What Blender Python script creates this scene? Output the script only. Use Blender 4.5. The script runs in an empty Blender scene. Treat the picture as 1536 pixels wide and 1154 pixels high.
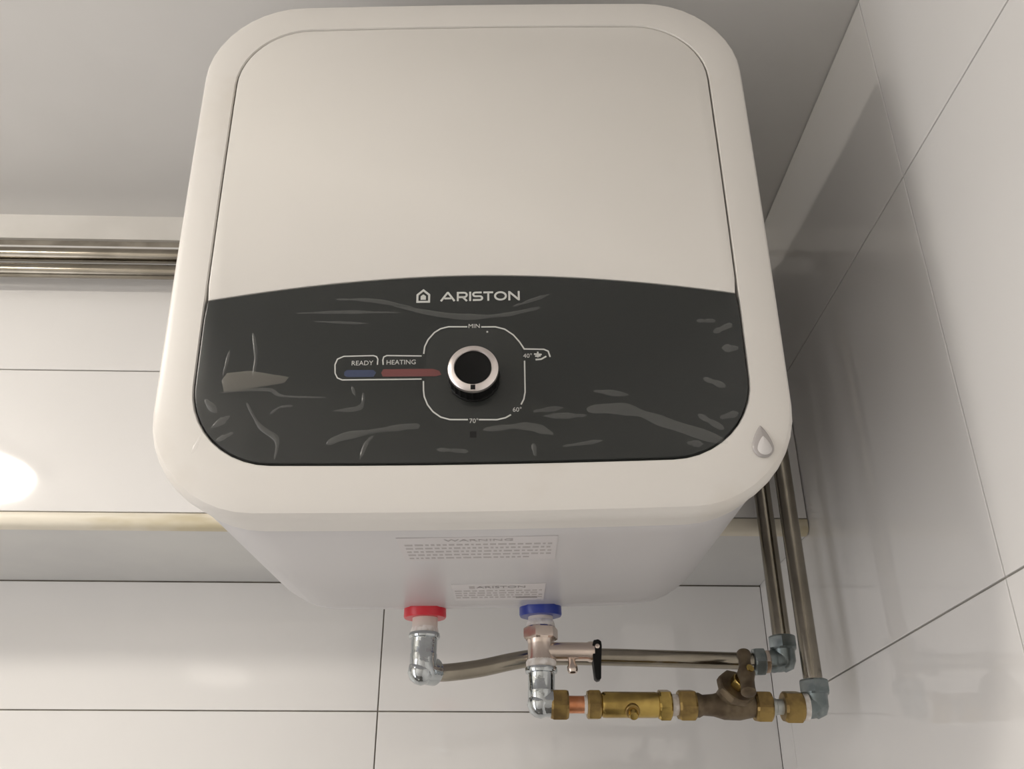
import bpy, bmesh, math, random
from mathutils import Vector, Matrix
random.seed(7)
scene = bpy.context.scene
col = scene.collection

# ------------------------------------------------------------------ camera
cam_d = bpy.data.cameras.new('camera')
cam_d.sensor_width = 36.0
cam_d.lens = 36.0 * 1398.3 / 1536.0
cam_d.clip_start = 0.01
cam = bpy.data.objects.new('camera', cam_d)
col.objects.link(cam)
_p, _y = 0.4907, 0.0268
_f = Vector((math.sin(_y) * math.cos(_p), math.cos(_y) * math.cos(_p), math.sin(_p)))
_r = Vector((math.cos(_y), -math.sin(_y), 0))
_u = _r.cross(_f)
cam.matrix_world = Matrix(((_r.x, _u.x, -_f.x, 0), (_r.y, _u.y, -_f.y, 0), (_r.z, _u.z, -_f.z, 0), (0, 0, 0, 1)))
scene.camera = cam

# ------------------------------------------------------------------ world, exposure
world = bpy.data.worlds.new('world')
scene.world = world
world.use_nodes = True
world.node_tree.nodes['Background'].inputs[0].default_value = (0.8, 0.85, 0.9, 1)
world.node_tree.nodes['Background'].inputs[1].default_value = 0.05
vs = scene.view_settings
vs.view_transform = 'Standard'
vs.look = 'None'
vs.gamma = 1.0
vs.use_curve_mapping = False
vs.exposure = -0.22
LAMP_STRENGTH = 85.0
LAMP_COLOR = (1.0, 0.93, 0.835)
# fill light added in an unseen doorway to lift the shaded areas
fill = bpy.data.lights.new('added_fill_light', 'AREA')
fill.shape = 'RECTANGLE'
fill.size, fill.size_y = 0.70, 1.85
fill.energy = 12.0
fill.color = (1.0, 0.975, 0.985)
fill_o = bpy.data.objects.new('added_fill_light', fill)
fill_o.location = (-1.385, 0.0, -0.56)
fill_o.rotation_euler = (math.radians(90), 0, math.radians(-90))      # shines towards +X, into the room
col.objects.link(fill_o)

# ------------------------------------------------------------------ materials
def principled(name, color, rough=0.5, metal=0.0, **kw):
    m = bpy.data.materials.new(name)
    m.use_nodes = True
    b = m.node_tree.nodes['Principled BSDF']
    b.inputs['Base Color'].default_value = (*color, 1)
    b.inputs['Roughness'].default_value = rough
    b.inputs['Metallic'].default_value = metal
    for k, v in kw.items():
        b.inputs[k.replace('_', ' ')].default_value = v
    return m

def noise_color(m, c1, c2, scale, lo=0.4, hi=0.6, detail=4, coord='Object', stretch=(1, 1, 1)):
    nt = m.node_tree
    tc = nt.nodes.new('ShaderNodeTexCoord')
    mp = nt.nodes.new('ShaderNodeMapping')
    mp.inputs['Scale'].default_value = stretch
    n = nt.nodes.new('ShaderNodeTexNoise')
    n.inputs['Scale'].default_value = scale
    n.inputs['Detail'].default_value = detail
    r = nt.nodes.new('ShaderNodeValToRGB')
    r.color_ramp.elements[0].position = lo
    r.color_ramp.elements[1].position = hi
    r.color_ramp.elements[0].color = (*c1, 1)
    r.color_ramp.elements[1].color = (*c2, 1)
    nt.links.new(tc.outputs[coord], mp.inputs['Vector'])
    nt.links.new(mp.outputs['Vector'], n.inputs['Vector'])
    nt.links.new(n.outputs['Fac'], r.inputs['Fac'])
    nt.links.new(r.outputs['Color'], nt.nodes['Principled BSDF'].inputs['Base Color'])
    return m

def noise_bump(m, scale, strength, dist=0.001, detail=3, stretch=(1, 1, 1)):
    nt = m.node_tree
    tc = nt.nodes.new('ShaderNodeTexCoord')
    mp = nt.nodes.new('ShaderNodeMapping')
    mp.inputs['Scale'].default_value = stretch
    n = nt.nodes.new('ShaderNodeTexNoise')
    n.inputs['Scale'].default_value = scale
    n.inputs['Detail'].default_value = detail
    bp = nt.nodes.new('ShaderNodeBump')
    bp.inputs['Strength'].default_value = strength
    bp.inputs['Distance'].default_value = dist
    nt.links.new(tc.outputs['Object'], mp.inputs['Vector'])
    nt.links.new(mp.outputs['Vector'], n.inputs['Vector'])
    nt.links.new(n.outputs['Fac'], bp.inputs['Height'])
    nt.links.new(bp.outputs['Normal'], nt.nodes['Principled BSDF'].inputs['Normal'])
    return m

M = {}
M['tile'] = noise_bump(noise_color(principled('glazed_tile', (.8, .78, .75), 0.05, Specular_IOR_Level=0.85), (.795, .785, .77), (.82, .81, .795), 3.0), 5.0, 0.015, 0.002, 1)
M['grout'] = noise_color(principled('grout', (.40, .36, .30), 0.9), (.25, .225, .19), (.36, .33, .28), 30)
M['underside'] = noise_color(principled('soffit_paint', (.7, .7, .69), 0.5), (.66, .66, .65), (.72, .72, .70), 6)
M['plaster'] = noise_bump(noise_color(principled('ceiling_paint', (.72, .70, .67), 0.9), (.74, .73, .71), (.775, .765, .745), 4), 60, .1, .0005)
M['strip'] = noise_color(principled('plaster_strip', (.78, .76, .71), 0.6), (.74, .72, .68), (.80, .78, .74), 12)
M['edge_trim'] = noise_color(principled('edge_trim', (.78, .72, .58), 0.4), (.62, .55, .38), (.80, .75, .63), 9, .36, .5, stretch=(1, 1, 4))
M['plastic'] = noise_bump(noise_color(principled('cover_plastic', (.8, .78, .74), 0.38), (.70, .655, .585), (.78, .755, .715), 7, .26, .42, 6), 300, .03, .0003)
M['panel'] = noise_bump(noise_color(principled('front_plastic', (.8, .78, .74), 0.35), (.775, .75, .705), (.785, .76, .72), 5), 300, .03, .0003)
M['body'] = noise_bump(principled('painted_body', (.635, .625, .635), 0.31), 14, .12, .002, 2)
M['seam'] = principled('seam_dark', (.05, .045, .04), 0.8)
M['control'] = principled('control_dark', (.012, .0145, .0135), 0.32)
M['dial'] = principled('dial_dark', (.018, .0205, .019), 0.4)
M['print'] = principled('print_white', (.62, .63, .60), 0.5)
M['lamp_blue'] = principled('window_blue', (.040, .055, .115), 0.3)
M['lamp_red'] = principled('window_red', (.17, .050, .048), 0.3)
M['black'] = principled('black_plastic', (.004, .004, .004), 0.5, Specular_IOR_Level=0.2)
M['hole'] = principled('hole_black', (.002, .002, .002), 0.9)
M['knob_chrome'] = principled('knob_satin', (.80, .74, .72), 0.28, 1.0)
M['drop'] = principled('drop_gel', (.42, .395, .385), 0.2)
M['label'] = principled('label_paper', (.665, .64, .645), 0.4)
M['ink'] = principled('label_ink', (.30, .28, .28), 0.6)
M['ink_light'] = principled('label_ink_light', (.47, .44, .44), 0.6)
M['red'] = principled('red_plastic', (.62, .012, .03), 0.3)
M['blue'] = principled('blue_plastic', (.008, .03, .28), 0.3)
M['nipple'] = principled('nylon_white', (.72, .66, .60), 0.45)
M['ptfe'] = noise_bump(noise_color(principled('ptfe', (.8, .77, .74), 0.6), (.62, .57, .52), (.82, .79, .76), 160), 260, .6, .001)
M['chrome'] = noise_bump(principled('chrome', (.50, .53, .545), 0.05, 1.0), 110, .3, .0014)
M['nickel'] = noise_bump(principled('nickel', (.70, .60, .53), 0.26, 1.0), 120, .06, .0006)
M['steel'] = noise_bump(noise_color(principled('stainless', (.40, .36, .30), 0.20, 1.0), (.27, .245, .20), (.36, .33, .275), 20), 180, .05, .0005)
M['galv'] = noise_bump(noise_color(principled('galvanised', (.36, .40, .41), 0.36, .85), (.20, .235, .24), (.36, .40, .40), 60), 110, .35, .001)
M['brass'] = noise_bump(noise_color(principled('brass', (.45, .31, .09), 0.25, 1.0), (.36, .25, .08), (.50, .36, .11), 70), 200, .12, .0006)
M['bronze'] = noise_bump(noise_color(principled('bronze', (.22, .16, .10), 0.5, .7), (.115, .085, .055), (.20, .155, .10), 90), 260, .3, .0008)
M['brassnut'] = noise_bump(noise_color(principled('brass_nut', (.34, .23, .09), 0.4, .9), (.25, .17, .07), (.40, .28, .10), 90), 220, .2, .0006)
M['copper'] = noise_color(principled('copper', (.72, .32, .17), 0.3, 1.0), (.62, .25, .12), (.78, .38, .22), 90)
M['tailgrey'] = principled('tail_grey', (.50, .52, .50), 0.35, .6)

def film_material(name, tint, haze, gloss_rough):
    m = bpy.data.materials.new(name)
    m.use_nodes = True
    nt = m.node_tree
    for n in list(nt.nodes):
        nt.nodes.remove(n)
    out = nt.nodes.new('ShaderNodeOutputMaterial')
    tr = nt.nodes.new('ShaderNodeBsdfTransparent')
    df = nt.nodes.new('ShaderNodeBsdfDiffuse')
    df.inputs['Color'].default_value = (*tint, 1)
    gl = nt.nodes.new('ShaderNodeBsdfGlossy')
    gl.inputs['Roughness'].default_value = gloss_rough
    gl.inputs['Color'].default_value = (1, 1, 1, 1)
    m1 = nt.nodes.new('ShaderNodeMixShader')
    m1.inputs['Fac'].default_value = haze
    fr = nt.nodes.new('ShaderNodeFresnel')
    fr.inputs['IOR'].default_value = 1.3
    m2 = nt.nodes.new('ShaderNodeMixShader')
    nt.links.new(tr.outputs[0], m1.inputs[1])
    nt.links.new(df.outputs[0], m1.inputs[2])
    ge = nt.nodes.new('ShaderNodeNewGeometry')        # a thin sheet: no internal reflection on the way out
    fm = nt.nodes.new('ShaderNodeMath')
    fm.operation = 'MULTIPLY_ADD'
    fm.inputs[1].default_value = -1.0
    fm.inputs[2].default_value = 1.0
    fx = nt.nodes.new('ShaderNodeMath')
    fx.operation = 'MULTIPLY'
    nt.links.new(ge.outputs['Backfacing'], fm.inputs[0])
    nt.links.new(fm.outputs[0], fx.inputs[0])
    nt.links.new(fr.outputs[0], fx.inputs[1])
    nt.links.new(fx.outputs[0], m2.inputs['Fac'])
    nt.links.new(m1.outputs[0], m2.inputs[1])
    nt.links.new(gl.outputs[0], m2.inputs[2])
    nt.links.new(m2.outputs[0], out.inputs['Surface'])
    return m
M['film'] = film_material('clear_film', (.8, .8, .78), 0.0, 0.12)
M['wrinkle'] = film_material('film_fold', (.75, .76, .73), 0.06, 0.22)

def tiled_plain(name, c):
    m = principled(name, c, 0.06, Specular_IOR_Level=0.85)
    nt = m.node_tree
    tc = nt.nodes.new('ShaderNodeTexCoord')
    br = nt.nodes.new('ShaderNodeTexBrick')
    br.offset = 0
    br.inputs['Scale'].default_value = 1
    br.inputs['Brick Width'].default_value = .6
    br.inputs['Row Height'].default_value = .3
    br.inputs['Mortar Size'].default_value = .0015
    br.inputs['Color1'].default_value = (*c, 1)
    br.inputs['Color2'].default_value = (*c, 1)
    br.inputs['Mortar'].default_value = (.4, .36, .3, 1)
    nt.links.new(tc.outputs['UV'], br.inputs['Vector'])
    nt.links.new(br.outputs['Color'], nt.nodes['Principled BSDF'].inputs['Base Color'])
    return m
M['tile_plain'] = tiled_plain('glazed_tile_plain', (.80, .785, .76))
M['floor'] = tiled_plain('floor_tile', (.17, .16, .15))

# ------------------------------------------------------------------ helpers
def link(name, mesh, mat, parent=None, smooth=None):
    o = bpy.data.objects.new(name, mesh)
    if mat is not None:
        mesh.materials.clear()
        mesh.materials.append(M[mat] if isinstance(mat, str) else mat)
    col.objects.link(o)
    if parent is not None:
        o.parent = parent
    return o

def finish(bm, name, mat, parent=None, angle=None, recalc=True):
    if recalc:
        bmesh.ops.recalc_face_normals(bm, faces=bm.faces)
    me = bpy.data.meshes.new(name)
    if angle is not None:
        for f in bm.faces:
            f.smooth = True
        for e in bm.edges:
            if len(e.link_faces) == 2 and e.calc_face_angle(0) > math.radians(angle):
                e.smooth = False
    bm.to_mesh(me)
    bm.free()
    return link(name, me, mat, parent)

def empty(name, loc=(0, 0, 0), rot=(0, 0, 0)):
    o = bpy.data.objects.new(name, None)
    o.empty_display_size = 0.05
    o.location = loc
    o.rotation_euler = rot
    col.objects.link(o)
    return o

def tag(o, label=None, cat=None, group=None, kind=None):
    if label: o['label'] = label
    if cat: o['category'] = cat
    if group: o['group'] = group
    if kind: o['kind'] = kind
    return o

def add_box(bm, a, b):
    x0, y0, z0 = a
    x1, y1, z1 = b
    v = [bm.verts.new(p) for p in ((x0, y0, z0), (x1, y0, z0), (x1, y1, z0), (x0, y1, z0), (x0, y0, z1), (x1, y0, z1), (x1, y1, z1), (x0, y1, z1))]
    for f in ((0, 3, 2, 1), (4, 5, 6, 7), (0, 1, 5, 4), (1, 2, 6, 5), (2, 3, 7, 6), (3, 0, 4, 7)):
        bm.faces.new([v[i] for i in f])

def box(name, a, b, mat, parent=None, bevel=0.0):
    bm = bmesh.new()
    add_box(bm, a, b)
    if bevel:
        bmesh.ops.bevel(bm, geom=list(bm.edges), offset=bevel, segments=2, affect='EDGES', profile=.5)
    return finish(bm, name, mat, parent, 40 if bevel else None)

def frame_of(axis):
    a = Vector(axis).normalized()
    t = Vector((0, 0, 1)) if abs(a.z) < .9 else Vector((1, 0, 0))
    u = a.cross(t).normalized()
    return a, u, a.cross(u).normalized()

def add_lathe(bm, prof, origin, axis, seg=28, phase=0.0):
    """prof: (distance along axis, radius) rows"""
    a, u, v = frame_of(axis)
    o = Vector(origin)
    rings = []
    for s, r in prof:
        if r < 1e-6:
            rings.append([bm.verts.new(o + a * s)])
        else:
            rings.append([bm.verts.new(o + a * s + (u * math.cos(phase + 2 * math.pi * k / seg) + v * math.sin(phase + 2 * math.pi * k / seg)) * r) for k in range(seg)])
    for A, B in zip(rings, rings[1:]):
        for k in range(seg):
            k2 = (k + 1) % seg
            if len(A) == 1 and len(B) == 1: continue
            if len(A) == 1: bm.faces.new((A[0], B[k2], B[k]))
            elif len(B) == 1: bm.faces.new((A[k], A[k2], B[0]))
            else: bm.faces.new((A[k], A[k2], B[k2], B[k]))
    if len(rings[0]) > 1: bm.faces.new(rings[0][::-1])
    if len(rings[-1]) > 1: bm.faces.new(rings[-1])

def lathe(name, prof, origin, axis, mat, parent=None, seg=28, angle=35):
    bm = bmesh.new()
    add_lathe(bm, prof, origin, axis, seg)
    return finish(bm, name, mat, parent, angle)

def hexnut(name, origin, axis, length, r, mat, parent=None, phase=0.0, chamfer=0.12, sides=6):
    """hexagonal nut: six flats whose corners are turned down at both ends"""
    bm = bmesh.new()
    a, u, v = frame_of(axis)
    o = Vector(origin)
    seg = sides * 4
    apo = r * math.cos(math.pi / sides)
    def ring(s, cut):
        out = []
        for k in range(seg):
            th = 2 * math.pi * k / seg
            loc = (th % (2 * math.pi / sides)) - math.pi / sides
            rr = min(apo / math.cos(loc), cut)
            out.append(bm.verts.new(o + a * s + (u * math.cos(th + phase) + v * math.sin(th + phase)) * rr))
        return out
    c = length * chamfer
    rings = [ring(0, apo * .96), ring(c, r * .985), ring(c * 1.5, r), ring(length - c * 1.5, r), ring(length - c, r * .985), ring(length, apo * .96)]
    for A, B in zip(rings, rings[1:]):
        for k in range(seg):
            k2 = (k + 1) % seg
            bm.faces.new((A[k], A[k2], B[k2], B[k]))
    bm.faces.new(rings[0][::-1]); bm.faces.new(rings[-1])
    return finish(bm, name, mat, parent, 18)

def smooth_path(pts, n=8):
    P = [Vector(p) for p in pts]
    out = []
    for i in range(len(P) - 1):
        p0 = P[max(i - 1, 0)]; p1 = P[i]; p2 = P[i + 1]; p3 = P[min(i + 2, len(P) - 1)]
        for k in range(n):
            t = k / n
            out.append(0.5 * ((2 * p1) + (p2 - p0) * t + (2 * p0 - 5 * p1 + 4 * p2 - p3) * t * t + (3 * p1 - p0 - 3 * p2 + p3) * t ** 3))
    out.append(P[-1])
    return out

def fillet_path(pts, rad, n=8):
    P = [Vector(p) for p in pts]
    out = [P[0]]
    for i in range(1, len(P) - 1):
        a = (P[i - 1] - P[i]); b = (P[i + 1] - P[i])
        d = min(rad, a.length * .49, b.length * .49)
        A = P[i] + a.normalized() * d; B = P[i] + b.normalized() * d
        for k in range(n + 1):
            t = k / n
            out.append(A * (1 - t) ** 2 + P[i] * 2 * t * (1 - t) + B * t * t)
    out.append(P[-1])
    return out

def add_tube(bm, path, r, seg=20, radii=None):
    P = [Vector(p) for p in path]
    prev = None
    rings = []
    for i, p in enumerate(P):
        d = (P[min(i + 1, len(P) - 1)] - P[max(i - 1, 0)]).normalized()
        if prev is None:
            _, u, v = frame_of(d)
        else:
            u = (prev - d * prev.dot(d)).normalized()
            v = d.cross(u)
        prev = u
        rr = radii[i] if radii else r
        rings.append([bm.verts.new(p + (u * math.cos(2 * math.pi * k / seg) + v * math.sin(2 * math.pi * k / seg)) * rr) for k in range(seg)])
    for A, B in zip(rings, rings[1:]):
        for k in range(seg):
            k2 = (k + 1) % seg
            bm.faces.new((A[k], A[k2], B[k2], B[k]))
    bm.faces.new(rings[0][::-1]); bm.faces.new(rings[-1])

def tube(name, path, r, mat, parent=None, seg=20, radii=None):
    bm = bmesh.new()
    add_tube(bm, path, r, seg, radii)
    return finish(bm, name, mat, parent, 50)

# ------------------------------------------------------------------ the room
XR, YB, YW, ZC = 0.300, 0.8243, 1.0027, 0.6423          # right wall, upper wall face, lower wall face, ceiling
ZBOT, ZEDGE = 0.2885, 0.3015                             # underside of the boxed-out upper wall, its edge trim
XL, YF, ZFL = -1.35, -0.56, -1.50
JZ = 0.1545                                              # one horizontal joint; the courses are 0.30 high
T = 0.006                                                # tile thickness in front of the mortar bed
G = 0.00065                                               # half a joint

def plain_wall(name, a, b, mat, uaxis):
    o = box(name, a, b, mat)
    me = o.data
    uv = me.uv_layers.new(name='uv')
    for l in me.loops:
        c = me.vertices[l.vertex_index].co
        uv.data[l.index].uv = (c[uaxis[0]] + 9, c[uaxis[1]] + 9)
    return tag(o, kind='structure')

tag(box('ceiling', (XL - .05, YF - .05, ZC), (XR + .05, YW + .05, ZC + .05), 'plaster'), kind='structure')
plain_wall('floor', (XL - .05, YF - .05, ZFL - .05), (XR + .05, YW + .05, ZFL), 'floor', (0, 1))
plain_wall('wall_front', (XL, YF - .05, ZFL), (XR, YF, ZC), 'tile_plain', (0, 2))
# left wall with an unseen doorway added for the fill light
wl = bmesh.new()
DY0, DY1, DZ = -.35, .35, .36
add_box(wl, (XL - .05, YF - .05, ZFL), (XL, DY0, ZC)); add_box(wl, (XL - .05, DY1, ZFL), (XL, YW + .05, ZC)); add_box(wl, (XL - .05, DY0, DZ), (XL, DY1, ZC))
wlo = finish(wl, 'wall_left', 'tile_plain')
uvl = wlo.data.uv_layers.new(name='uv')
for l in wlo.data.loops:
    c = wlo.data.vertices[l.vertex_index].co
    uvl.data[l.index].uv = (c[1] + 9, c[2] + 9)
tag(wlo, kind='structure')
df_ = bmesh.new()
add_box(df_, (XL - .055, DY0 - .04, ZFL), (XL + .008, DY0 + .012, DZ + .04)); add_box(df_, (XL - .055, DY1 - .012, ZFL), (XL + .008, DY1 + .04, DZ + .04)); add_box(df_, (XL - .055, DY0 + .012, DZ - .012), (XL + .008, DY1 - .012, DZ + .04))
tag(finish(df_, 'added_door_1', 'strip'), kind='structure')  # frame of the added doorway
wall_back = tag(box('wall_back', (XL, YW + .0026, ZFL), (XR, YW + .05, ZC), 'grout'), kind='structure')
wall_right = tag(box('wall_right', (XR + .0026, YF - .05, ZFL), (XR + .05, YW + .05, ZC), 'grout'), kind='structure')
wall_upper = tag(box('wall_upper', (XL, YB + .0026, ZBOT + .001), (XR + .001, YW + .001, ZC), 'grout'), kind='structure')

def tile(parent, plane, u0, u1, v0, v1, c):
    """one tile on a plane: 'y' faces -Y at Y=c, 'x' faces -X at X=c; edges eased"""
    e = 0.0005
    jit = random.uniform(-.00012, .00012)
    u0 += G; u1 -= G; v0 += G; v1 -= G
    def pt(u, v, d):
        return (u, c + jit + d, v) if plane == 'y' else (c + jit + d, u, v)
    bm = bmesh.new()
    R = [[bm.verts.new(pt(u, v, d)) for u, v in ((a0, b0), (a1, b0), (a1, b1), (a0, b1))]
         for a0, a1, b0, b1, d in ((u0 + e, u1 - e, v0 + e, v1 - e, 0), (u0 + e * .3, u1 - e * .3, v0 + e * .3, v1 - e * .3, e * .3), (u0, u1, v0, v1, e), (u0, u1, v0, v1, .004))]
    bm.faces.new(R[0])
    for A, B in zip(R, R[1:]):
        for k in range(4):
            bm.faces.new((A[k], A[(k + 1) % 4], B[(k + 1) % 4], B[k]))
    bm.faces.new(R[-1][::-1])
    return finish(bm, 'tile', 'tile', parent, None)

# lower back wall: courses down to the floor, 0.6 m tiles
rows = [JZ - .3 * k for k in range(0, 6)]
zz = [ZBOT - .0005] + rows + [ZFL]
cols_x = [XL, -1.3107, -.7107, -.1107, XR + .0006]
for z1, z0 in zip(zz, zz[1:]):
    for x0, x1 in zip(cols_x, cols_x[1:]):
        if x1 - x0 > .01 and z1 - z0 > .01:
            tile(wall_back, 'y', x0, x1, z0, z1, YW)
# boxed-out upper wall
for z1, z0 in ((.6035, .4505), (.4505, ZEDGE)):
    for x0, x1 in ((XL, -.7107), (-.7107, .1), (.1, XR)):
        tile(wall_upper, 'y', x0, x1, z0, z1, YB)
# right wall
cols_y = [YF, -.0782, .5218, 1.0027]
zr = [ZC - .0005, .4555] + [.156 - .3 * k for k in range(0, 6)] + [ZFL]
for i, (z1, z0) in enumerate(zip(zr, zr[1:])):
    cy = cols_y if i < 2 else [YF, -.0782, .5218, .957, 1.0027]
    for y0, y1 in zip(cy, cy[1:]):
        tile(wall_right, 'x', y0, y1, z0, z1, XR)
# underside of the boxed-out wall, its edge trim and the untiled strips below the ceiling
tag(box('trim_1', (XL, YB + .004, ZBOT), (XR - .0005, YW - .0005, ZBOT + .0035), 'underside'), kind='structure')
bm = bmesh.new()
prof = [(YB + .010, ZBOT - .0012), (YB + .004, ZBOT - .001), (YB + .0005, ZBOT + .0012), (YB - .0008, ZBOT + .004), (YB - .001, ZEDGE - .002), (YB - .0004, ZEDGE - .0006), (YB + .010, ZEDGE - .0006)]
A = [bm.verts.new((XL, y, z)) for y, z in prof]
B = [bm.verts.new((XR - .0008, y, z)) for y, z in prof]
for k in range(len(prof)):
    k2 = (k + 1) % len(prof)
    bm.faces.new((A[k], A[k2], B[k2], B[k]))
bm.faces.new(A); bm.faces.new(B[::-1])
tag(finish(bm, 'trim_2', 'edge_trim', None, 50), kind='structure')
tag(box('trim_3', (XL, YB - .0015, .611), (XR, YB + .01, ZC), 'strip'), kind='structure')
#tag(box('trim_4', (XR - .0016, YF, .587), (XR + .01, YB, ZC), 'strip'), kind='structure')

# ------------------------------------------------------------------ ceiling lamp (seen only as its reflection in the tiles)
em = bpy.data.materials.new('lamp_diffuser')
em.use_nodes = True
nt = em.node_tree
nt.nodes.remove(nt.nodes['Principled BSDF'])
e = nt.nodes.new('ShaderNodeEmission')
e.inputs['Color'].default_value = (*LAMP_COLOR, 1)
e.inputs['Strength'].default_value = LAMP_STRENGTH
nt.links.new(e.outputs[0], nt.nodes['Material Output'].inputs['Surface'])
lamp = empty('ceiling_lamp', (-.900, .14, ZC))
tag(lamp, 'round flush ceiling lamp reflected as a bright spot in the upper left tiles', 'lamp')
lathe('lamp_rim', [(0, .118), (.012, .118), (.016, .115), (.016, .106), (.012, .106), (.012, 0)], (0, 0, 0), (0, 0, -1), 'plastic', lamp, 48)
lathe('diffuser', [(.0125, .105), (.024, .104), (.034, .098), (.041, .085), (.046, .06), (.048, .03), (.0485, 0)], (0, 0, 0), (0, 0, -1), em, lamp, 48)

# ------------------------------------------------------------------ water heater
S = 1.035                                        # size of the appliance and its fittings against the drawing below
heater = empty('water_heater', (-.012 * S, .465 * S, .36 * S), (math.radians(3.5), math.radians(-.9), math.radians(-1.7)))
heater.scale = (S, S, S)
tag(heater, 'white square storage water heater with dark control panel hung on the tiled wall', 'water heater')

def rrect(h, r, n=10, crown=0.0, hz=None, rt=None):
    """rounded square outline, counter-clockwise seen from the front (x right, z up), slightly crowned sides"""
    hz = hz or h
    out = []
    for cx, cz, a0 in ((h - r, hz - r, 0), (-(h - r), hz - r, 90), (-(h - r), -(hz - r), 180), (h - r, -(hz - r), 270)):
        for k in range(n + 1):
            a = math.radians(a0 + 90 * k / n)
            out.append([cx + r * math.cos(a), cz + r * math.sin(a)])
    # extra points along the sides so that they can be crowned
    res = []
    for i, p in enumerate(out):
        q = out[(i + 1) % len(out)]
        res.append(p)
        if math.hypot(q[0] - p[0], q[1] - p[1]) > h * .5:
            for k in range(1, 10):
                res.append([p[0] + (q[0] - p[0]) * k / 10, p[1] + (q[1] - p[1]) * k / 10])
    if crown:
        for p in res:
            wx = max(0, 1 - (p[0] / h) ** 2); wz = max(0, 1 - (p[1] / hz) ** 2)
            p[1] += crown * wx * (p[1] / hz); p[0] += crown * .5 * wz * (p[0] / h)
    return res

def loft(name, rows, mat, parent, cap0=True, cap1=True, angle=35):
    """rows: (y, outline)"""
    bm = bmesh.new()
    R = [[bm.verts.new((p[0], y, p[1])) for p in o] for y, o in rows]
    n = len(R[0])
    for A, B in zip(R, R[1:]):
        for k in range(n):
            bm.faces.new((A[k], A[(k + 1) % n], B[(k + 1) % n], B[k]))
    if cap0: bm.faces.new(R[0])
    if cap1: bm.faces.new(R[-1][::-1])
    return finish(bm, name, mat, parent, angle)

FY = -.0065                                      # front plane of the panels
IN_H, IN_R = .1562, .046                         # opening of the front frame
def ir(off=0.0):
    return rrect(IN_H + off, IN_R + off, 10, .0022)
def orr(h, r):
    return [(x + .0004, z - .0018) for x, z in rrect(h - .0022, r, 10, .0022, h + .0013)]
# frame: opening edge -> flat front -> rolled outer edge -> skirt
loft('front_cover', [(.004, ir(.0006)), (FY + .0012, ir(.0006)), (FY + .0002, ir(.0012)), (FY + .0003, ir(.004)),
                     (FY + .0012, orr(.176, .057)), (FY + .0026, orr(.1798, .0595)), (-.0016, orr(.1815, .0605)), (.0012, orr(.1824, .0611)), (.0045, orr(.1827, .0612)),
                     (.0080, orr(.1826, .0612)), (.0092, orr(.1818, .0610)), (.0110, orr(.1816, .0610)), (.026, orr(.1813, .0610)), (.0272, orr(.1795, .0605)), (.0275, orr(.165, .055))],
     'plastic', heater, False, False, 30)
# dark bed behind the seams
loft('seam_bed', [(.003, ir(.004)), (.006, ir(.004))], 'seam', heater)

def arc_top(x):                                  # lower edge of the upper panel / upper edge of the control panel
    return -.0398 - .0150 * (abs(x) / .157) ** 1.9

def panel_piece(name, upper, mat, off, y0, edge):
    """one of the two pieces of the front: cut out of the inset rounded square along the arc"""
    o = [p for p in rrect(IN_H - off, IN_R - off, 12, .0022)]
    N = 40
    xs = [(-1 + 2 * k / N) for k in range(N + 1)]
    if upper:
        pts = [p for p in o if p[1] > arc_top(p[0]) + .004]
        # rotate so that the list starts on the right side
        s = max(range(len(pts)), key=lambda i: (pts[i][0] > 0) * (10 - pts[i][1]))
        pts = pts[s:] + pts[:s]
        w = IN_H - off
        line = [(x * w, arc_top(x * w) + edge) for x in xs]
        poly = pts + line
    else:
        pts = [p for p in o if p[1] < arc_top(p[0]) - .004]
        s = max(range(len(pts)), key=lambda i: (pts[i][0] < 0) * (10 + pts[i][1]))
        pts = pts[s:] + pts[:s]
        w = IN_H - off
        line = [(-x * w, arc_top(x * w) - edge) for x in xs]
        poly = pts + line
    bm = bmesh.new()
    cx = sum(p[0] for p in poly) / len(poly); cz = sum(p[1] for p in poly) / len(poly)
    def ring(y, d):
        out = []
        n = len(poly)
        for i, p in enumerate(poly):
            a = Vector(poly[i - 1]); b = Vector(poly[(i + 1) % n])
            t = (b - a)
            nrm = Vector((-t.y, t.x)).normalized() if t.length else Vector((0, 0))
            out.append(bm.verts.new((p[0] + nrm.x * d, y, p[1] + nrm.y * d)))
        return out
    R = [ring(.0035, 0), ring(y0 + .0010, 0), ring(y0 + .0003, .0003), ring(y0, .0010)]
    n = len(poly)
    for A, B in zip(R, R[1:]):
        for k in range(n):
            bm.faces.new((A[k], A[(k + 1) % n], B[(k + 1) % n], B[k]))
    bm.faces.new(R[-1])
    bm.faces.new(R[0][::-1])
    return finish(bm, name, mat, heater, 30)
panel_piece('front_panel', True, 'panel', .0004, FY, .0002)
control = panel_piece('control_panel', False, 'control', .0004, FY - .0003, .0002)
CY = FY - .0003

# body shell: straight prism with rounded corners, rolled in at the back
loft('body_shell', [(.024, orr(.1775, .060)), (.030, orr(.1795, .060)), (.045, orr(.1800, .060)), (.246, orr(.1796, .060)), (.2485, orr(.1787, .060)), (.251, orr(.1793, .060)),
                    (.262, orr(.1788, .060)), (.272, orr(.1768, .060)), (.281, orr(.172, .058)), (.288, orr(.165, .056)), (.2935, orr(.155, .052)), (.297, orr(.140, .046)), (.298, orr(.12, .040))],
     'body', heater, True, True, 40)
loft('rear_shell', [(.292, orr(.130, .043)), (.314, orr(.128, .043)), (.317, orr(.125, .042))], 'body', heater, True, True, 40)
box('wall_bracket', (-.11, .312, .05), (.11, .3285, .10), 'galv', heater, .001)

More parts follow.
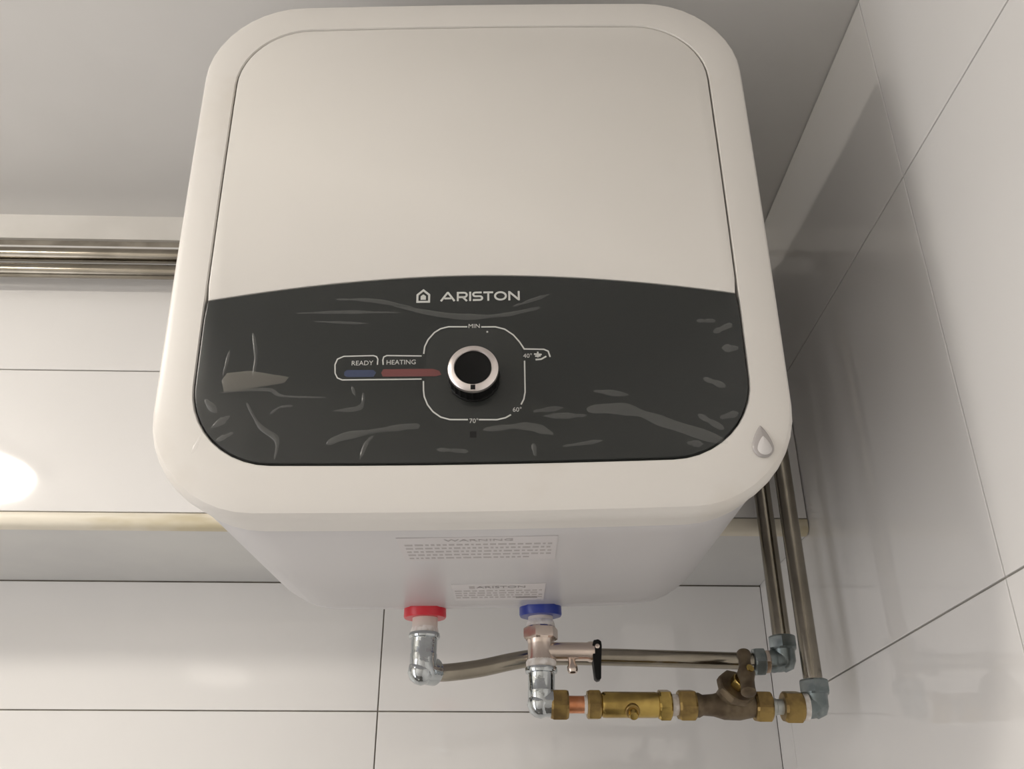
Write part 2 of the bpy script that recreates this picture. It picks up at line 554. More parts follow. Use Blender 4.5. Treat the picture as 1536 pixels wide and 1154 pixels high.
# ---- flat print and small pieces on the control panel (x, z in millimetres)
def flat_poly(bm, poly, y, th):
    a = [bm.verts.new((p[0], y - th, p[1])) for p in poly]
    b = [bm.verts.new((p[0], y, p[1])) for p in poly]
    bm.faces.new(a)
    bm.faces.new(b[::-1])
    n = len(poly)
    for k in range(n):
        bm.faces.new((a[k], b[k], b[(k + 1) % n], a[(k + 1) % n]))

def ribbon(bm, pts, w, y, th=.0002, closed=False):
    P = [Vector(p) for p in pts]
    P = [p for i, p in enumerate(P) if i == 0 or (p - P[i - 1]).length > 1e-6]
    n = len(P)
    L, R_ = [], []
    for i in range(n):
        if closed:
            d0 = (P[i] - P[i - 1]).normalized(); d1 = (P[(i + 1) % n] - P[i]).normalized()
        else:
            d1 = (P[min(i + 1, n - 1)] - P[min(i, n - 2)]).normalized(); d0 = (P[max(i, 1)] - P[max(i - 1, 0)]).normalized()
        t = d0 + d1
        t = t.normalized() if t.length > 1e-6 else d1
        m = Vector((-t.y, t.x))
        k = max(.35, abs(m.dot(Vector((-d1.y, d1.x)))))
        L.append(P[i] + m * (w / 2 / k)); R_.append(P[i] - m * (w / 2 / k))
    rng = range(n if closed else n - 1)
    for i in rng:
        j = (i + 1) % n
        flat_poly(bm, [L[i], R_[i], R_[j], L[j]], y, th)

def mm(pts): return [(a / 1000, b / 1000) for a, b in pts]

def print_lines(name, lines, w, parent, mat='print', y=CY, th=.0002):
    bm = bmesh.new()
    for ln in lines: ribbon(bm, mm(ln), w / 1000, y, th)
    return finish(bm, name, mat, parent)

# wordmark built from strokes: wide geometric capitals
def wordmark():
    x, z0, h, s = -18.6, -57.45, 6.2, 1.15
    def arc(cx, cz, rx, rz, a0, a1, n=12):
        return [(cx + rx * math.cos(math.radians(a0 + (a1 - a0) * k / n)), cz + rz * math.sin(math.radians(a0 + (a1 - a0) * k / n))) for k in range(n + 1)]
    L = []
    t = s / 2
    yb, yt, ym = z0 + t, z0 + h - t, z0 + h / 2
    # A
    L += [[(x + .3, z0 + .1), (x + 4.1, yt + .1), (x + 4.5, yt + .1), (x + 8.3, z0 + .1)], [(x + 2.3, z0 + 1.9), (x + 6.3, z0 + 1.9)]]
    # R
    a = x + 10.2
    L += [[(a, z0), (a, yt), (a + 3.6, yt)] + arc(a + 3.6, (yt + ym - .5) / 2, 1.7, (yt - ym + .5) / 2, 90, -90, 8) + [(a, ym - .5)], [(a + 3.0, ym - .5), (a + 5.4, z0)]]
    # I
    a = x + 17.5
    L += [[(a, z0), (a, z0 + h)]]
    # S
    a = x + 19.1
    q = (yt - ym) / 2
    L += [[(a + 5.2, yt)] + [(a + 1.6, yt)] + arc(a + 1.6, ym + q, 1.4, q, 90, 270, 8) + [(a + 4.1, ym)] + arc(a + 4.1, ym - q, 1.4, q, 90, -90, 8) + [(a, yb)]]
    # T
    a = x + 25.3
    L += [[(a, yt), (a + 5.8, yt)], [(a + 2.9, yt), (a + 2.9, z0)]]
    # O
    a = x + 32.2
    L += [arc(a + 3.2, ym, 3.2, yt - ym, 0, 360, 24)]
    # N
    a = x + 40.6
    L += [[(a, z0), (a, yt), (a + .2, yt), (a + 5.4, yb), (a + 5.6, yb), (a + 5.6, z0 + h)]]
    return print_lines('brand_lettering', L, s, control)
wordmark()
bm = bmesh.new()
ribbon(bm, mm([(-32.2, -57.6), (-32.2, -52.9), (-28.75, -49.8), (-25.3, -52.9), (-25.3, -57.6)]), .0012, CY, .0002, True)
flat_poly(bm, mm([(-30.3, -56.2), (-27.2, -56.2), (-27.2, -53.9), (-28.75, -52.6), (-30.3, -53.9)]), CY, .0002)
finish(bm, 'brand_emblem', 'print', control)

# dial plate and outlines
bm = bmesh.new()
pl = [(1.4 + 27.6 * math.copysign(abs(math.cos(t)) ** .5, math.cos(t)), -104 + 28 * math.copysign(abs(math.sin(t)) ** .5, math.sin(t))) for t in [2 * math.pi * k / 48 for k in range(48)]]
flat_poly(bm, mm(pl), CY, .0001)
finish(bm, 'dial_plate', 'dial', control)
D = [[(-27.6, -91.8), (-27.2, -87.3), (-25.3, -82.7), (-21.8, -78.2), (-18.2, -75.7), (-13.7, -74.5), (-2.7, -74.7)],
     [(5.4, -74.9), (13.6, -75.0), (19.0, -76.6), (24.0, -80.5), (27.5, -85.1), (30.1, -89.7), (41.3, -90.1), (43.8, -91.3), (44.8, -95.0)],
     [(30.1, -97.2), (30.0, -116.8), (29.2, -121.1), (27.6, -124.4)],
     [(21.8, -130.5), (18.8, -132.3), (14.0, -133.4), (4.0, -133.2)],
     [(-2.1, -133.1), (-12.1, -132.9), (-17.3, -131.3), (-21.7, -127.9), (-24.8, -123.6), (-26.7, -118.7), (-27.2, -114.9), (-27.4, -109.1)]]
print_lines('dial_outline', D, .8, control)
print_lines('indicator_outline', [[(-28.8, -93.2), (-48.8, -92.6), (-50.5, -93.5), (-50.9, -95.4), (-50.6, -98.4)],
     [(-53.9, -98.3), (-53.8, -94.8), (-54.6, -93.2), (-56.4, -92.5), (-73.4, -92.7), (-76.9, -94.4), (-78.1, -97.9), (-77.7, -103.3), (-76.2, -106.3), (-73.4, -107.6), (-28.5, -107.8)]], .7, control)
for nm, mt, pp in (('indicator_window', 'lamp_blue', [(-72.5, -102.8), (-71.1, -101.5), (-56.0, -101.7), (-54.4, -103.4), (-55.8, -106.0), (-70.9, -105.9), (-72.5, -104.6)]),
                   ('indicator_window', 'lamp_red', [(-51.5, -103.5), (-50.3, -101.3), (-22.2, -101.5), (-18.6, -102.8), (-17.3, -105.3), (-20.4, -106.2), (-50.5, -105.9)])):
    bm = bmesh.new()
    flat_poly(bm, mm(pp[::-1]), CY, .00025)
    w = finish(bm, nm, mt, control)
    w['label'] = 'blue indicator strip' if mt == 'lamp_blue' else 'red indicator strip'

def text_mesh(name, body, size, sx=1.0, align='CENTER'):
    cu = bpy.data.curves.new(name, 'FONT')
    cu.body = body
    cu.size = size
    cu.align_x = align
    cu.align_y = 'CENTER'
    cu.resolution_u = 3
    cu.extrude = .00005
    o = bpy.data.objects.new(name, cu)
    col.objects.link(o)
    dg = bpy.context.evaluated_depsgraph_get()
    me = bpy.data.meshes.new_from_object(o.evaluated_get(dg))
    bpy.data.objects.remove(o)
    for v in me.vertices: v.co.x *= sx
    return me

def front_text(name, body, x, z, size, sx=1.0):
    me = text_mesh(name, body, size / 1000, sx)
    for v in me.vertices:
        v.co = Vector((x / 1000 + v.co.x, CY - .00015 - v.co.z, z / 1000 + v.co.y))
    return link(name, me, 'print', control)
front_text('ready_lettering', 'READY', -62.6, -97.3, 4.1, .98)
front_text('heating_lettering', 'HEATING', -40.4, -97.1, 4.1, .98)
front_text('min_lettering', 'MIN', 1.3, -74.4, 3.9, 1.0)
front_text('temperature_lettering', '40°', 32.0, -94.2, 3.8, 1.0)
front_text('temperature_lettering', '60°', 25.4, -127.6, 3.8, 1.0)
front_text('temperature_lettering', '70°', 1.2, -134.0, 3.8, 1.0)
# small hand-and-tap mark beside the 40 degree figure
print_lines('eco_mark', [[(35.6, -93.0), (40.0, -93.4)], [(37.8, -91.6), (37.8, -95.2)], [(36.2, -94.4), (39.4, -94.2)], [(36.4, -96.6), (39.6, -96.4), (42.6, -94.6)]], .9, control)
print_lines('dial_dot', [[(8.4, -78.2), (9.4, -78.2)]], 1.0, control)
bm = bmesh.new()
flat_poly(bm, mm([(-1.0, -143.8), (2.6, -143.8), (2.6, -140.2), (-1.0, -140.2)]), CY, .0002)
finish(bm, 'screw_hole', 'hole', control)

# knob
knob = empty('knob', (0, 0, 0)); knob.parent = heater
KO = (.0012, CY, -.1076)
bm = bmesh.new()
a, u, v = frame_of((0, -1, 0))
seg = 72
rings = []
for s, r, rib in ((0, .0148, 0), (.0015, .0150, 0), (.002, .0142, 1), (.0105, .0138, 1), (.0115, .0130, 0)):
    rings.append([bm.verts.new(Vector(KO) + a * s + (u * math.cos(2 * math.pi * k / seg) + v * math.sin(2 * math.pi * k / seg)) * (r + (.0005 if rib and k % 3 == 0 else 0))) for k in range(seg)])
for A, B in zip(rings, rings[1:]):
    for k in range(seg):
        bm.faces.new((A[k], A[(k + 1) % seg], B[(k + 1) % seg], B[k]))
bm.faces.new(rings[0]); bm.faces.new(rings[-1])
finish(bm, 'knob_grip', 'black', knob, 30)
lathe('knob_ring', [(.0100, .0138), (.0110, .0143), (.0128, .0140), (.0142, .0124), (.0146, .0106), (.0140, .0102), (.0105, .0100)], KO, (0, -1, 0), 'knob_chrome', knob, 64, 30)
lathe('knob_cap', [(.0128, .0101), (.0140, .0101), (.0139, .0088), (.0134, .0060), (.0132, .0)], KO, (0, -1, 0), 'black', knob, 48, 40)
bm = bmesh.new()
flat_poly(bm, [(KO[0] - .0013, KO[2] - .0132), (KO[0] + .0013, KO[2] - .0132), (KO[0] + .0013, KO[2] - .0108), (KO[0] - .0013, KO[2] - .0108)], CY - .0132, .0014)
finish(bm, 'knob_pointer', 'hole', knob)

# protective film over the control panel with its folds
FO = [(-158, -158.5), (-120, -160.0), (0, -160.5), (122, -160.0), (142, -155.5), (154.5, -141), (159.0, -120), (159.2, -50), (144, -44.5), (110, -42.0), (40, -37.0), (-40, -37.0), (-110, -41.5), (-143, -43.0), (-152, -51), (-157, -60), (-156.2, -122), (-157.5, -142)]
bm = bmesh.new()
bm.faces.new([bm.verts.new((x, CY - .0006, z)) for x, z in mm(FO)])
film = finish(bm, 'protective_film', 'film', heater, None, False)
film['label'] = 'clear wrinkled protective film on the control panel'
WR = [([(-102.6, -64.5), (-73.4, -64.1), (-42.1, -65.0)], 1.8), ([(-79.8, -55.4), (-58.1, -56.7), (-34.4, -61.6)], 2.2), ([(-46.2, -60.5), (-10.9, -67.8), (16.4, -67.8), (39.9, -62.9)], 3.2),
      ([(-126.7, -76.8), (-123.7, -92.0), (-124.0, -104.6)], 2.0), ([(-126.0, -121.1), (-117.2, -135.3), (-107.3, -143.4), (-107.3, -155.0)], 2.6), ([(-141.7, -114.7), (-115.6, -113.1), (-105.9, -117.3), (-81.5, -118.6)], 1.8),
      ([(-112.3, -128.2), (-107.1, -124.2), (-99.7, -123.5)], 1.4), ([(-77.2, -126.8), (-62.4, -125.0), (-61.0, -116.0)], 2.4), ([(-67.6, -111.8), (-65.4, -118.0)], 1.5),
      ([(-79.6, -146.6), (-68.9, -142.0), (-39.7, -137.4), (-28.6, -136.8)], 4.0), ([(-60.8, -155.8), (-57.7, -146.2), (-54.2, -142.3)], 2.0), ([(6.4, -139.4), (30.4, -137.8), (45.0, -142.8)], 4.2),
      ([(34.3, -129.0), (51.1, -126.9)], 2.6), ([(39.8, -131.9), (63.9, -131.9)], 3.0), ([(64.1, -128.3), (86.4, -128.7), (108.0, -137.1), (140.4, -149.4)], 6.5), ([(68.4, -117.0), (88.1, -119.8)], 3.0),
      ([(131.0, -110.2), (143.0, -115.5)], 3.6), ([(130.8, -73.3), (141.8, -73.5)], 2.6), ([(139.8, -81.1), (151.1, -75.8)], 3.4), ([(143.4, -91.4), (153.1, -91.5)], 4.2),
      ([(125.8, -132.4), (139.2, -141.3)], 3.6), ([(137.8, -134.6), (148.4, -131.7)], 3.4), ([(118.0, -149.1), (126.9, -150.0)], 3.2), ([(33.8, -147.9), (34.7, -155.3)], 2.4), ([(-19.3, -150.7), (-1.7, -152.1)], 2.4),
      ([(-149.5, -118.6), (-142.1, -126.9)], 3.5), ([(-143.7, -135.7), (-134.5, -129.0)], 3.5), ([(-140.2, -143.6), (-131.6, -139.0)], 2.6), ([(-152.8, -151.2), (-148.8, -139.5)], 2.2),
      ([(-139, -88), (-141, -104)], 1.6), ([(50, -150), (72, -147)], 2.0), ([(-92, -70), (-60, -72)], 1.4), ([(24, -62), (46, -54)], 2.0)]
for pts, w in WR:
    w *= 1.08
    P = smooth_path([(x / 1000, 0, z / 1000) for x, z in pts], 7)
    bm = bmesh.new()
    n = len(P)
    rows_ = []
    ph = random.uniform(0, 6)
    for i, p in enumerate(P):
        t = i / (n - 1)
        d = (P[min(i + 1, n - 1)] - P[max(i - 1, 0)]).normalized()
        m = Vector((-d.z, 0, d.x))
        ww = w / 1000 * (0.22 + 0.78 * math.sin(math.pi * min(1, max(0, t))) ** .6) * (1 + .25 * math.sin(9 * t + ph) + .15 * math.sin(23 * t + 2 * ph))
        hh = min(.0011, w / 1000 * .28) * math.sin(math.pi * t) ** .5 if 0 < t < 1 else 0
        rows_.append([bm.verts.new(p + m * (ww * q) + Vector((0, CY - .0007 - hh * (1 - (2 * q) ** 2), 0))) for q in (-.5, -.3, -.1, .1, .3, .5)])
    for A, B in zip(rows_, rows_[1:]):
        for k in range(5):
            bm.faces.new((A[k], A[k + 1], B[k + 1], B[k]))
    finish(bm, 'film_fold', 'wrinkle', film, 60)

# warm reflection at the left, painted in as a tinted, slightly raised film patch
M['warm_reflection'] = film_material('film_reflection', (.80, .74, .64), 0.12, 0.25)
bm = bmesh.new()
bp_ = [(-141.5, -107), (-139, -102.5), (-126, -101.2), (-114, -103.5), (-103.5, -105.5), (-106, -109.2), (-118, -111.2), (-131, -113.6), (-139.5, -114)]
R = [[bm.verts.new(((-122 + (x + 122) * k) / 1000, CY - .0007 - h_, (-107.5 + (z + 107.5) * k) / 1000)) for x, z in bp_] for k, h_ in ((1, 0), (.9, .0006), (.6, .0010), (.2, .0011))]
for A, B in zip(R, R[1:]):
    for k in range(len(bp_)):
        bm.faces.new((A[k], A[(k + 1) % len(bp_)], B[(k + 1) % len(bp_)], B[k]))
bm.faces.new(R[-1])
finish(bm, 'film_reflection', 'warm_reflection', film, 60)

# raised drop mark on the frame
bm = bmesh.new()
DC = (.1598, -.1508)
out = []
for k in range(32):
    t = 2 * math.pi * k / 32
    # tear shape: round below, pointed above
    z = -math.cos(t)
    wdt = .0060 * math.sin(t) * (1 if z < 0 else (1 - z) ** .35 if z < 1 else 0)
    zz_ = -.0066 * math.cos(t) if z < 0 else .0124 * z
    out.append((DC[0] + wdt, DC[1] + zz_ - .0005))
R = []
for s, hgt in ((1.0, .0), (.97, .0007), (.8, .0013), (.5, .0018), (.2, .0020)):
    R.append([bm.verts.new((DC[0] + (x - DC[0]) * s, FY - hgt + .0007, DC[1] - .0012 + (z - DC[1] + .0012) * s)) for x, z in out])
for A, B in zip(R, R[1:]):
    for k in range(32):
        bm.faces.new((A[k], A[(k + 1) % 32], B[(k + 1) % 32], B[k]))
bm.faces.new(R[-1])
dm = finish(bm, 'drop_mark', 'drop', heater, 50)
dm['label'] = 'grey raised water drop mark'
bm = bmesh.new()
R = []
for s_, hgt in ((1.0, .0006), (.8, .0012), (.4, .0015)):
    R.append([bm.verts.new((DC[0] + (x - DC[0]) * s_ * .66 + .0004, FY - hgt - .0006, DC[1] - .0026 + (z - DC[1] + .0012) * s_ * .58)) for x, z in out])
for A, B in zip(R, R[1:]):
    for k in range(32):
        bm.faces.new((A[k], A[(k + 1) % 32], B[(k + 1) % 32], B[k]))
bm.faces.new(R[-1])
finish(bm, 'drop_centre', principled('drop_pale', (.66, .64, .63), .3), dm, 60)  # paler printed centre of the two-tone drop

# labels under the body; their text reads with its top towards the front
BZ = -.1853
def under_plate(name, x0, x1, y0, y1, mat, th=.0002):
    return box(name, (x0, y0, BZ - th), (x1, y1, BZ), mat, heater)
def under_bars(name, bars, mat, parent, z):
    bm = bmesh.new()
    for x0, x1, y0, y1 in bars: add_box(bm, (x0, y0, z - .0001), (x1, y1, z))
    return finish(bm, name, mat, parent)
lab = under_plate('warning_label', -.0465, .0485, .046, .100, 'label')
me = text_mesh('warning_heading', 'WARNING', .0068, 1.25)
for v in me.vertices: v.co = Vector((.002 + v.co.x, .0525 - v.co.y, BZ - .00035 - v.co.z))
link('warning_heading', me, 'ink_light', lab)
bars = []
for i in range(5):
    y = .0605 + .0078 * i
    x = -.043
    while x < (.044 if i < 4 else .030):
        w = random.uniform(.0015, .0052)
        bars.append((x, min(x + w, .0455), y, y + .0032))
        x += w + .0013
under_bars('warning_print', bars, 'ink_light', lab, BZ - .0002)
BZ = -.1850
lab2 = under_plate('rating_label', -.022, .045, .172, .226, 'label')
me = text_mesh('rating_heading', 'ARISTON', .0090, 0.95)
for v in me.vertices: v.co = Vector((.0135 + v.co.x, .181 - v.co.y, BZ - .00035 - v.co.z))
link('rating_heading', me, 'ink', lab2)
bars = [(-.0095, -.0055, .177, .185)]
for i in range(4):
    y = .191 + .0075 * i
    x = -.0205
    while x < .041:
        w = random.uniform(.0015, .0055)
        bars.append((x, min(x + w, .0435), y, y + .0036))
        x += w + .0014
under_bars('rating_print', bars, 'ink_light', lab2, BZ - .0002)
under_bars('rating_stamp', [(.024, .040, .214, .219)], 'ink', lab2, BZ - .0003)

# red and blue collars on the two connections
CYL = .2625
def collar(x, mat, label):
    p = lathe('connection_collar', [(0, .0156), (.0010, .0166), (.0105, .0168), (.0118, .0161), (.0120, .0120), (.0115, .0)], (x, CYL, -.1795), (0, 0, -1), mat, heater, 40, 35)
    p['label'] = label
MW = heater.matrix_basis
def to_local(w): return MW.inverted() @ (Vector(w) * S)
collar(to_local((-.0492, .738, .19)).x, 'red', 'red hot-water collar')
collar(to_local((.0424, .738, .19)).x, 'blue', 'blue cold-water collar')

# ------------------------------------------------------------------ plumbing
DN = (0, 0, -1)
YH, YC = .738, .738
def thing(name, label, cat, loc, group=None):
    o = empty(name, Vector(loc) * S)
    o.scale = (S, S, S)
    tag(o, label, cat, group)
    return o
class Sub:
    """builds parts in world coordinates below an Empty"""
    def __init__(self, root): self.root = root; self.o = Vector(root.location) / S
    def l(self, p): return tuple(Vector(p) - self.o)
    def lathe(self, name, prof, o, ax, mat, seg=28, angle=35): return lathe(name, prof, self.l(o), ax, mat, self.root, seg, angle)
    def hex(self, name, o, ax, ln, r, mat, phase=0.0, **k): return hexnut(name, self.l(o), ax, ln, r, mat, self.root, phase, **k)
    def tube(self, name, path, r, mat, seg=20, radii=None): return tube(name, [self.l(p) for p in path], r, mat, self.root, seg, radii)

def elbow_pts(c, d0, d1, leg, rad):
    c = Vector(c)
    return fillet_path([c + Vector(d0) * leg, c, c + Vector(d1) * leg], rad, 8)

# hot side: white nipple and chrome elbow below the red collar
hx = -.0488
t = thing('chrome_elbow', 'chrome elbow fitting below the red collar', 'pipe fitting', (hx, YH, .134))
s = Sub(t)
s.lathe('nipple', [(0, .0100), (.014, .0100), (.0148, .0104), (.0165, .0104)], (hx, YH, .1895), DN, 'nipple')
s.lathe('thread_tape', [(0, .0102), (.002, .0108), (.005, .0106)], (hx, YH, .1765), DN, 'ptfe')
s.lathe('socket_rim', [(0, .0104), (.0004, .0120), (.0026, .0124), (.0042, .0118), (.0046, .0106)], (hx, YH, .1722), DN, 'chrome', 36, 30)
s.lathe('socket', [(0, .0106), (.002, .0103), (.015, .0100), (.0165, .0104), (.018, .0098)], (hx, YH, .1690), DN, 'chrome', 36, 30)
bend = Vector((.66, .75, .04)).normalized()
s.tube('bend', elbow_pts((hx, YH, .1440), (0, 0, 1), bend, .012, .011), .0105, 'chrome', 28)
s.lathe('bend_cap', [(-.0105, 0), (-.0095, .0048), (-.006, .0088), (0, .0107), (.006, .0088), (.0095, .0048), (.0105, 0)], (hx - .0012, YH, .1432), (.5, 0, 1), 'chrome', 28, 60)

# hot pipe, from the chrome elbow to the elbow at the corner
t = thing('steel_pipe', 'bent stainless pipe running right from the chrome elbow, behind the valves', 'pipe', (-.03, .745, .146))
s = Sub(t)
s.tube('pipe', smooth_path([(-.0415, .7465, .1444), (-.032, .7535, .1453), (-.006, .7590, .1497), (.020, .7625, .1560), (.040, .763, .1592), (.065, .7645, .1606), (.100, .765, .1604), (.160, .765, .1590), (.2150, .765, .1577)], 8), .0068, 'steel', 24)

# cold side: safety valve below the blue collar
cx = .0424
t = thing('safety_valve', 'nickel safety valve with black lever below the blue collar', 'valve', (cx, YC, .147))
s = Sub(t)
s.lathe('nipple', [(0, .0098), (.008, .0098), (.010, .0102)], (cx, YC, .1895), DN, 'nipple')
s.lathe('thread_tape', [(0, .0100), (.002, .0110), (.005, .0114), (.006, .0104)], (cx, YC, .1825), DN, 'ptfe')
s.hex('inlet_nut', (cx, YC, .1775), DN, .0100, .0138, 'nickel', .35)
body = s.lathe('valve_body', [(0, .0112), (.001, .0106), (.004, .0102), (.014, .0104), (.0165, .0112), (.018, .0112)], (cx, YC, .1680), DN, 'nickel', 36)
s.lathe('outlet', [(0, .0066), (.010, .0070), (.032, .0071), (.0335, .0078), (.037, .0078), (.0375, .0060)], (cx + .004, YC - .002, .1585), (1, .02, .0), 'nickel', 28)
s.lathe('thread_tape', [(0, .0108), (.002, .0118), (.005, .0116), (.007, .0106)], (cx, YC, .1525), DN, 'ptfe')
# drain spout and lever
dp = s.lathe('drain_spout', [(0, .0028), (.004, .0030), (.006, .0040), (.009, .0042), (.0105, .0034), (.0105, .0022), (.006, .0020)], (cx + .0235, YC - .002, .1525), (.05, -.2, -1), 'nickel', 20)
lv = bmesh.new()
lp = [(0, .0065), (.0028, .0072), (.0046, .0056), (.0048, .0020), (.0040, -.012), (.0036, -.0225), (.0016, -.0232), (.0002, -.0215), (-.0006, -.010), (-.0012, .0010)]
lp = [(x * 1.3, z) for x, z in lp]
A = [lv.verts.new(s.l((cx + .0405 + x, YC - .0085, .1595 + z))) for x, z in lp]
B = [lv.verts.new(s.l((cx + .0405 + x, YC + .0035, .1595 + z))) for x, z in lp]
for k in range(len(lp)):
    k2 = (k + 1) % len(lp)
    lv.faces.new((A[k], A[k2], B[k2], B[k]))
lv.faces.new(A); lv.faces.new(B[::-1])
bmesh.ops.recalc_face_normals(lv, faces=lv.faces)
bmesh.ops.bevel(lv, geom=list(lv.edges), offset=.0004, segments=1, affect='EDGES')
finish(lv, 'lever', 'black', t, 40)['label'] = 'black test lever'
s.lathe('lever_pin', [(0, .0018), (.001, .0018), (.0013, .0012), (.0013, 0)], (cx + .0432, YC - .0082, .1612), (0, -1, 0), 'nickel', 16)

# chrome elbow on the cold side
t = thing('chrome_elbow', 'chrome elbow fitting under the safety valve, beside the brass nuts', 'pipe fitting', (cx, YC, .11))
s = Sub(t)
s.lathe('socket_rim', [(0, .0106), (.0004, .0122), (.0028, .0126), (.0044, .0120), (.0048, .0108)], (cx, YC, .1466), DN, 'chrome', 36, 30)
s.lathe('socket', [(0, .0108), (.002, .0105), (.013, .0102), (.0145, .0106), (.016, .0100)], (cx, YC, .1432), DN, 'chrome', 36, 30)
s.tube('bend', elbow_pts((cx, YC, .1205), (0, 0, 1), (1, 0, 0), .0085, .008), .0106, 'chrome', 28)
s.lathe('bend_cap', [(-.0112, 0), (-.010, .0048), (-.006, .0090), (0, .0109), (.006, .0090), (.010, .0048), (.0112, 0)], (cx - .0005, YC, .1200), (.5, 0, 1), 'chrome', 28, 60)

# brass train; centre line z=.1192
ZL = .1192
XA = (1, 0, 0)
t = thing('copper_connector', 'short copper connector with brass nut beside the chrome elbow', 'pipe fitting', (.066, YC, .108))
s = Sub(t)
s.hex('nut', (.0492, YC, ZL), XA, .0134, .0122, 'brassnut', .2)
s.lathe('pipe', [(0, .0064), (.0165, .0064)], (.0615, YC, ZL), XA, 'copper', 28)
s.lathe('thread_tape', [(0, .0066), (.001, .0070), (.004, .0068)], (.0745, YC, ZL), XA, 'ptfe')
t = thing('check_valve', 'shiny brass check valve with small test plug, left of the stop valve', 'valve', (.108, YC, .108))
s = Sub(t)
s.hex('nut', (.0768, YC, ZL), XA, .0104, .0118, 'brassnut', .1)
s.lathe('valve_body', [(0, .0080), (.002, .0094), (.004, .0096), (.042, .0095), (.044, .0090), (.0455, .0090)], (.0870, YC, ZL), XA, 'brass', 36)
s.lathe('plug_collar', [(-.003, .0056), (.0035, .0056), (.0042, .0050)], (.1102, YC - .0062, ZL - .0045), (0, -.8, -.6), 'brassnut', 24)
s.lathe('test_plug', [(0, .0036), (.0065, .0036), (.0075, .0029), (.0078, 0)], (.1102, YC - .0080, ZL - .0060), (0, -.8, -.6), 'brass', 20)
s.hex('end_nut', (.1310, YC, ZL), XA, .0098, .0120, 'brass', .3)
s.lathe('thread_tape', [(0, .0075), (.001, .0082), (.004, .0080), (.006, .0074)], (.1405, YC, ZL), XA, 'ptfe')

t = thing('stop_valve', 'dark bronze stop valve with upright tee handle in front of the hot pipe', 'valve', (.18, YC, .105))
s = Sub(t)
s.hex('nut', (.1462, YC, ZL), XA, .0135, .0122, 'brassnut', .25)
s.lathe('valve_body', [(0, .0090), (.003, .0092), (.006, .0076), (.014, .0082), (.022, .0106), (.034, .0110), (.042, .0094), (.048, .0084), (.050, .0088)], (.1592, YC, ZL), XA, 'bronze', 32, 50)
ax = Vector((.30, -.80, .45)).normalized()
bo = Vector((.1845, YC - .001, ZL + .004))
s.lathe('bonnet_neck', [(0, .0098), (.010, .0100), (.014, .0112)], bo, ax, 'bronze', 28, 40)
s.hex('bonnet', tuple(bo + ax * .0105), tuple(ax), .0065, .0150, 'bronze', .2, sides=8)
s.hex('gland_nut', tuple(bo + ax * .0165), tuple(ax), .0075, .0068, 'brass', .1)
s.lathe('spindle', [(0, .0030), (.016, .0030)], bo + ax * .022, ax, 'brass', 16)
hc = bo + ax * .031
hd = Vector((.23, .20, .95))
hd = (hd - ax * hd.dot(ax)).normalized()
path = [hc - hd * .0195, hc - hd * .0180, hc - hd * .012, hc - hd * .006, hc, hc + hd * .006, hc + hd * .013, hc + hd * .0175, hc + hd * .0205, hc + hd * .0215]
s.tube('handle', path, .004, 'bronze', 20, [.0032, .0056, .0052, .0054, .0068, .0050, .0044, .0054, .0052, .0030])
s.hex('end_nut', (.2045, YC, ZL - .0007), XA, .0130, .0124, 'brassnut', .2)

t = thing('pipe_union', 'brass union nut and grey tail joining the stop valve to the corner elbow', 'pipe fitting', (.23, YC, .106))
s = Sub(t)
s.lathe('tail', [(0, .0064), (.004, .0064), (.0045, .0058), (.0130, .0058)], (.2170, YC, ZL - .001), XA, 'tailgrey', 24)
s.hex('nut', (.2265, YC, ZL - .001), XA, .0150, .0124, 'brassnut', .3)
s.lathe('washer', [(0, .0098), (.0045, .0104), (.0050, .0090)], (.2410, YC, ZL - .001), XA, 'ptfe', 28)

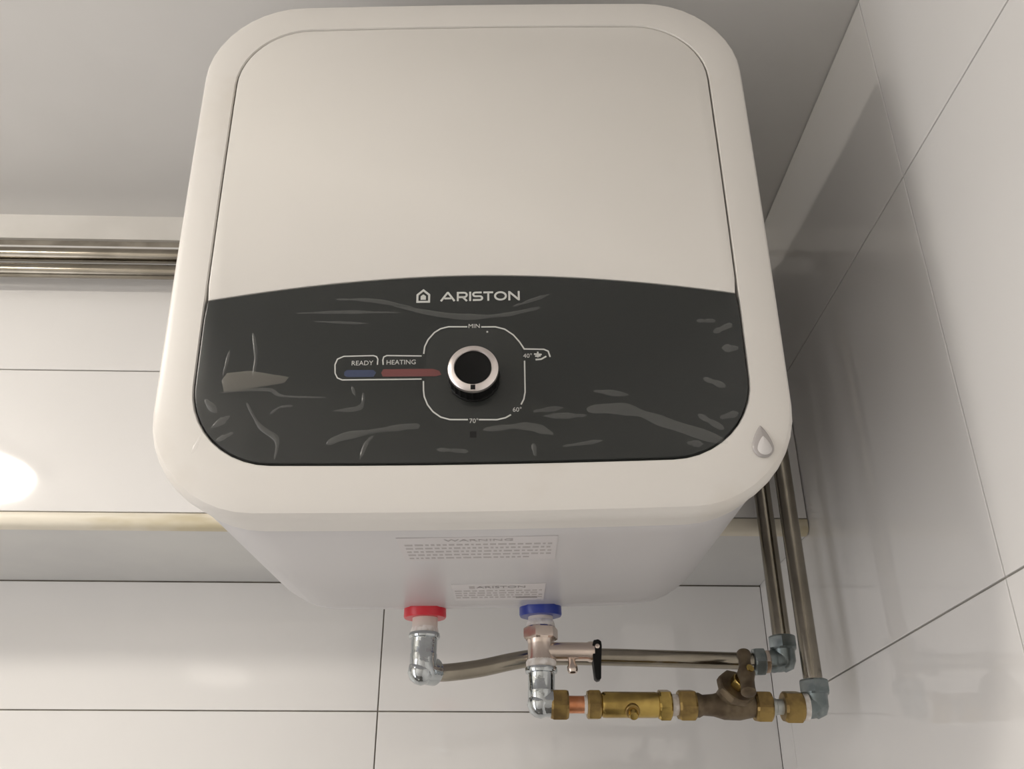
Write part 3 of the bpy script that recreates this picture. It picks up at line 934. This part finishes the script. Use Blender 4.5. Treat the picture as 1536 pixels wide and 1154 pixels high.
def corner_elbow(x, y, z, label, side_nut):
    t = thing('galvanised_elbow', label, 'pipe fitting', (x, y, z - .012), 'corner elbows')
    s = Sub(t)
    s.hex('nut', (x, y, z + .0200), DN, .0110, .0122, 'galv', .3)
    s.lathe('socket', [(0, .0098), (.002, .0090), (.010, .0088)], (x, y, z + .0098), DN, 'galv', 28)
    s.tube('bend', elbow_pts((x, y, z), (0, 0, 1), (-1, 0, 0), .0115, .0095), .0086, 'galv', 26)
    s.lathe('bend_cap', [(-.0088, 0), (-.006, .0064), (0, .0088), (.006, .0064), (.0088, 0)], (x, y, z), (0, 0, 1), 'galv', 26, 60)
    if side_nut:
        s.hex('side_nut', (x - .0260, y, z - .0005), XA, .0090, .0118, 'galv', .15)
        s.hex('inner_nut', (x - .0180, y, z - .0005), XA, .0050, .0100, 'nickel', .15)
    s.lathe('side_socket', [(0, .0082), (.004, .0092), (.006, .0088)], (x - .0138, y, z), XA, 'galv', 28)
    return t
P1 = (.2415, .765); P2 = (.2530, .738)
corner_elbow(P1[0], P1[1], .1578, 'grey galvanised elbow where the hot pipe turns up at the corner', True)
corner_elbow(P2[0], P2[1], .1182, 'lower grey galvanised elbow nearest the right tiled wall', False)

# wall pipes: along the upper wall, behind the heater, then down beside it
R0 = .0073
YP = YB - .0223
YQ = YP / S
def wall_pipe(label, p, zt, zb, grp):
    t = thing('steel_pipe', label, 'pipe', (p[0], p[1], zb), grp)
    s = Sub(t)
    path = fillet_path([((XL + .002) / S, YQ, zt), (p[0] - .006, YQ, zt), (p[0], p[1], zt - .012), (p[0], p[1], zb)], .022, 8)
    s.tube('pipe', path, R0, 'steel', 24)
    for x in (-1.05, -.62, -.20):
        s.lathe('clip', [(0, .0040), (.0145, .0040), (.0150, .0060), (.0172, .0060)], (x, YQ + .004, zt), (0, 1, 0), 'galv', 16)
        bm = bmesh.new()
        add_lathe(bm, [(-.006, R0 + .0002), (-.006, R0 + .0012), (.006, R0 + .0012), (.006, R0 + .0002)], s.l((x, YQ, zt)), XA, 24)
        finish(bm, 'clip_band', 'galv', t, 40)
wall_pipe('upper of two stainless pipes along the wall, turning down nearest the right wall', P2, .5747 / S, .136, 'wall pipes')
wall_pipe('lower of two stainless pipes along the wall, turning down behind the stop valve', P1, .5545 / S, .176, 'wall pipes')
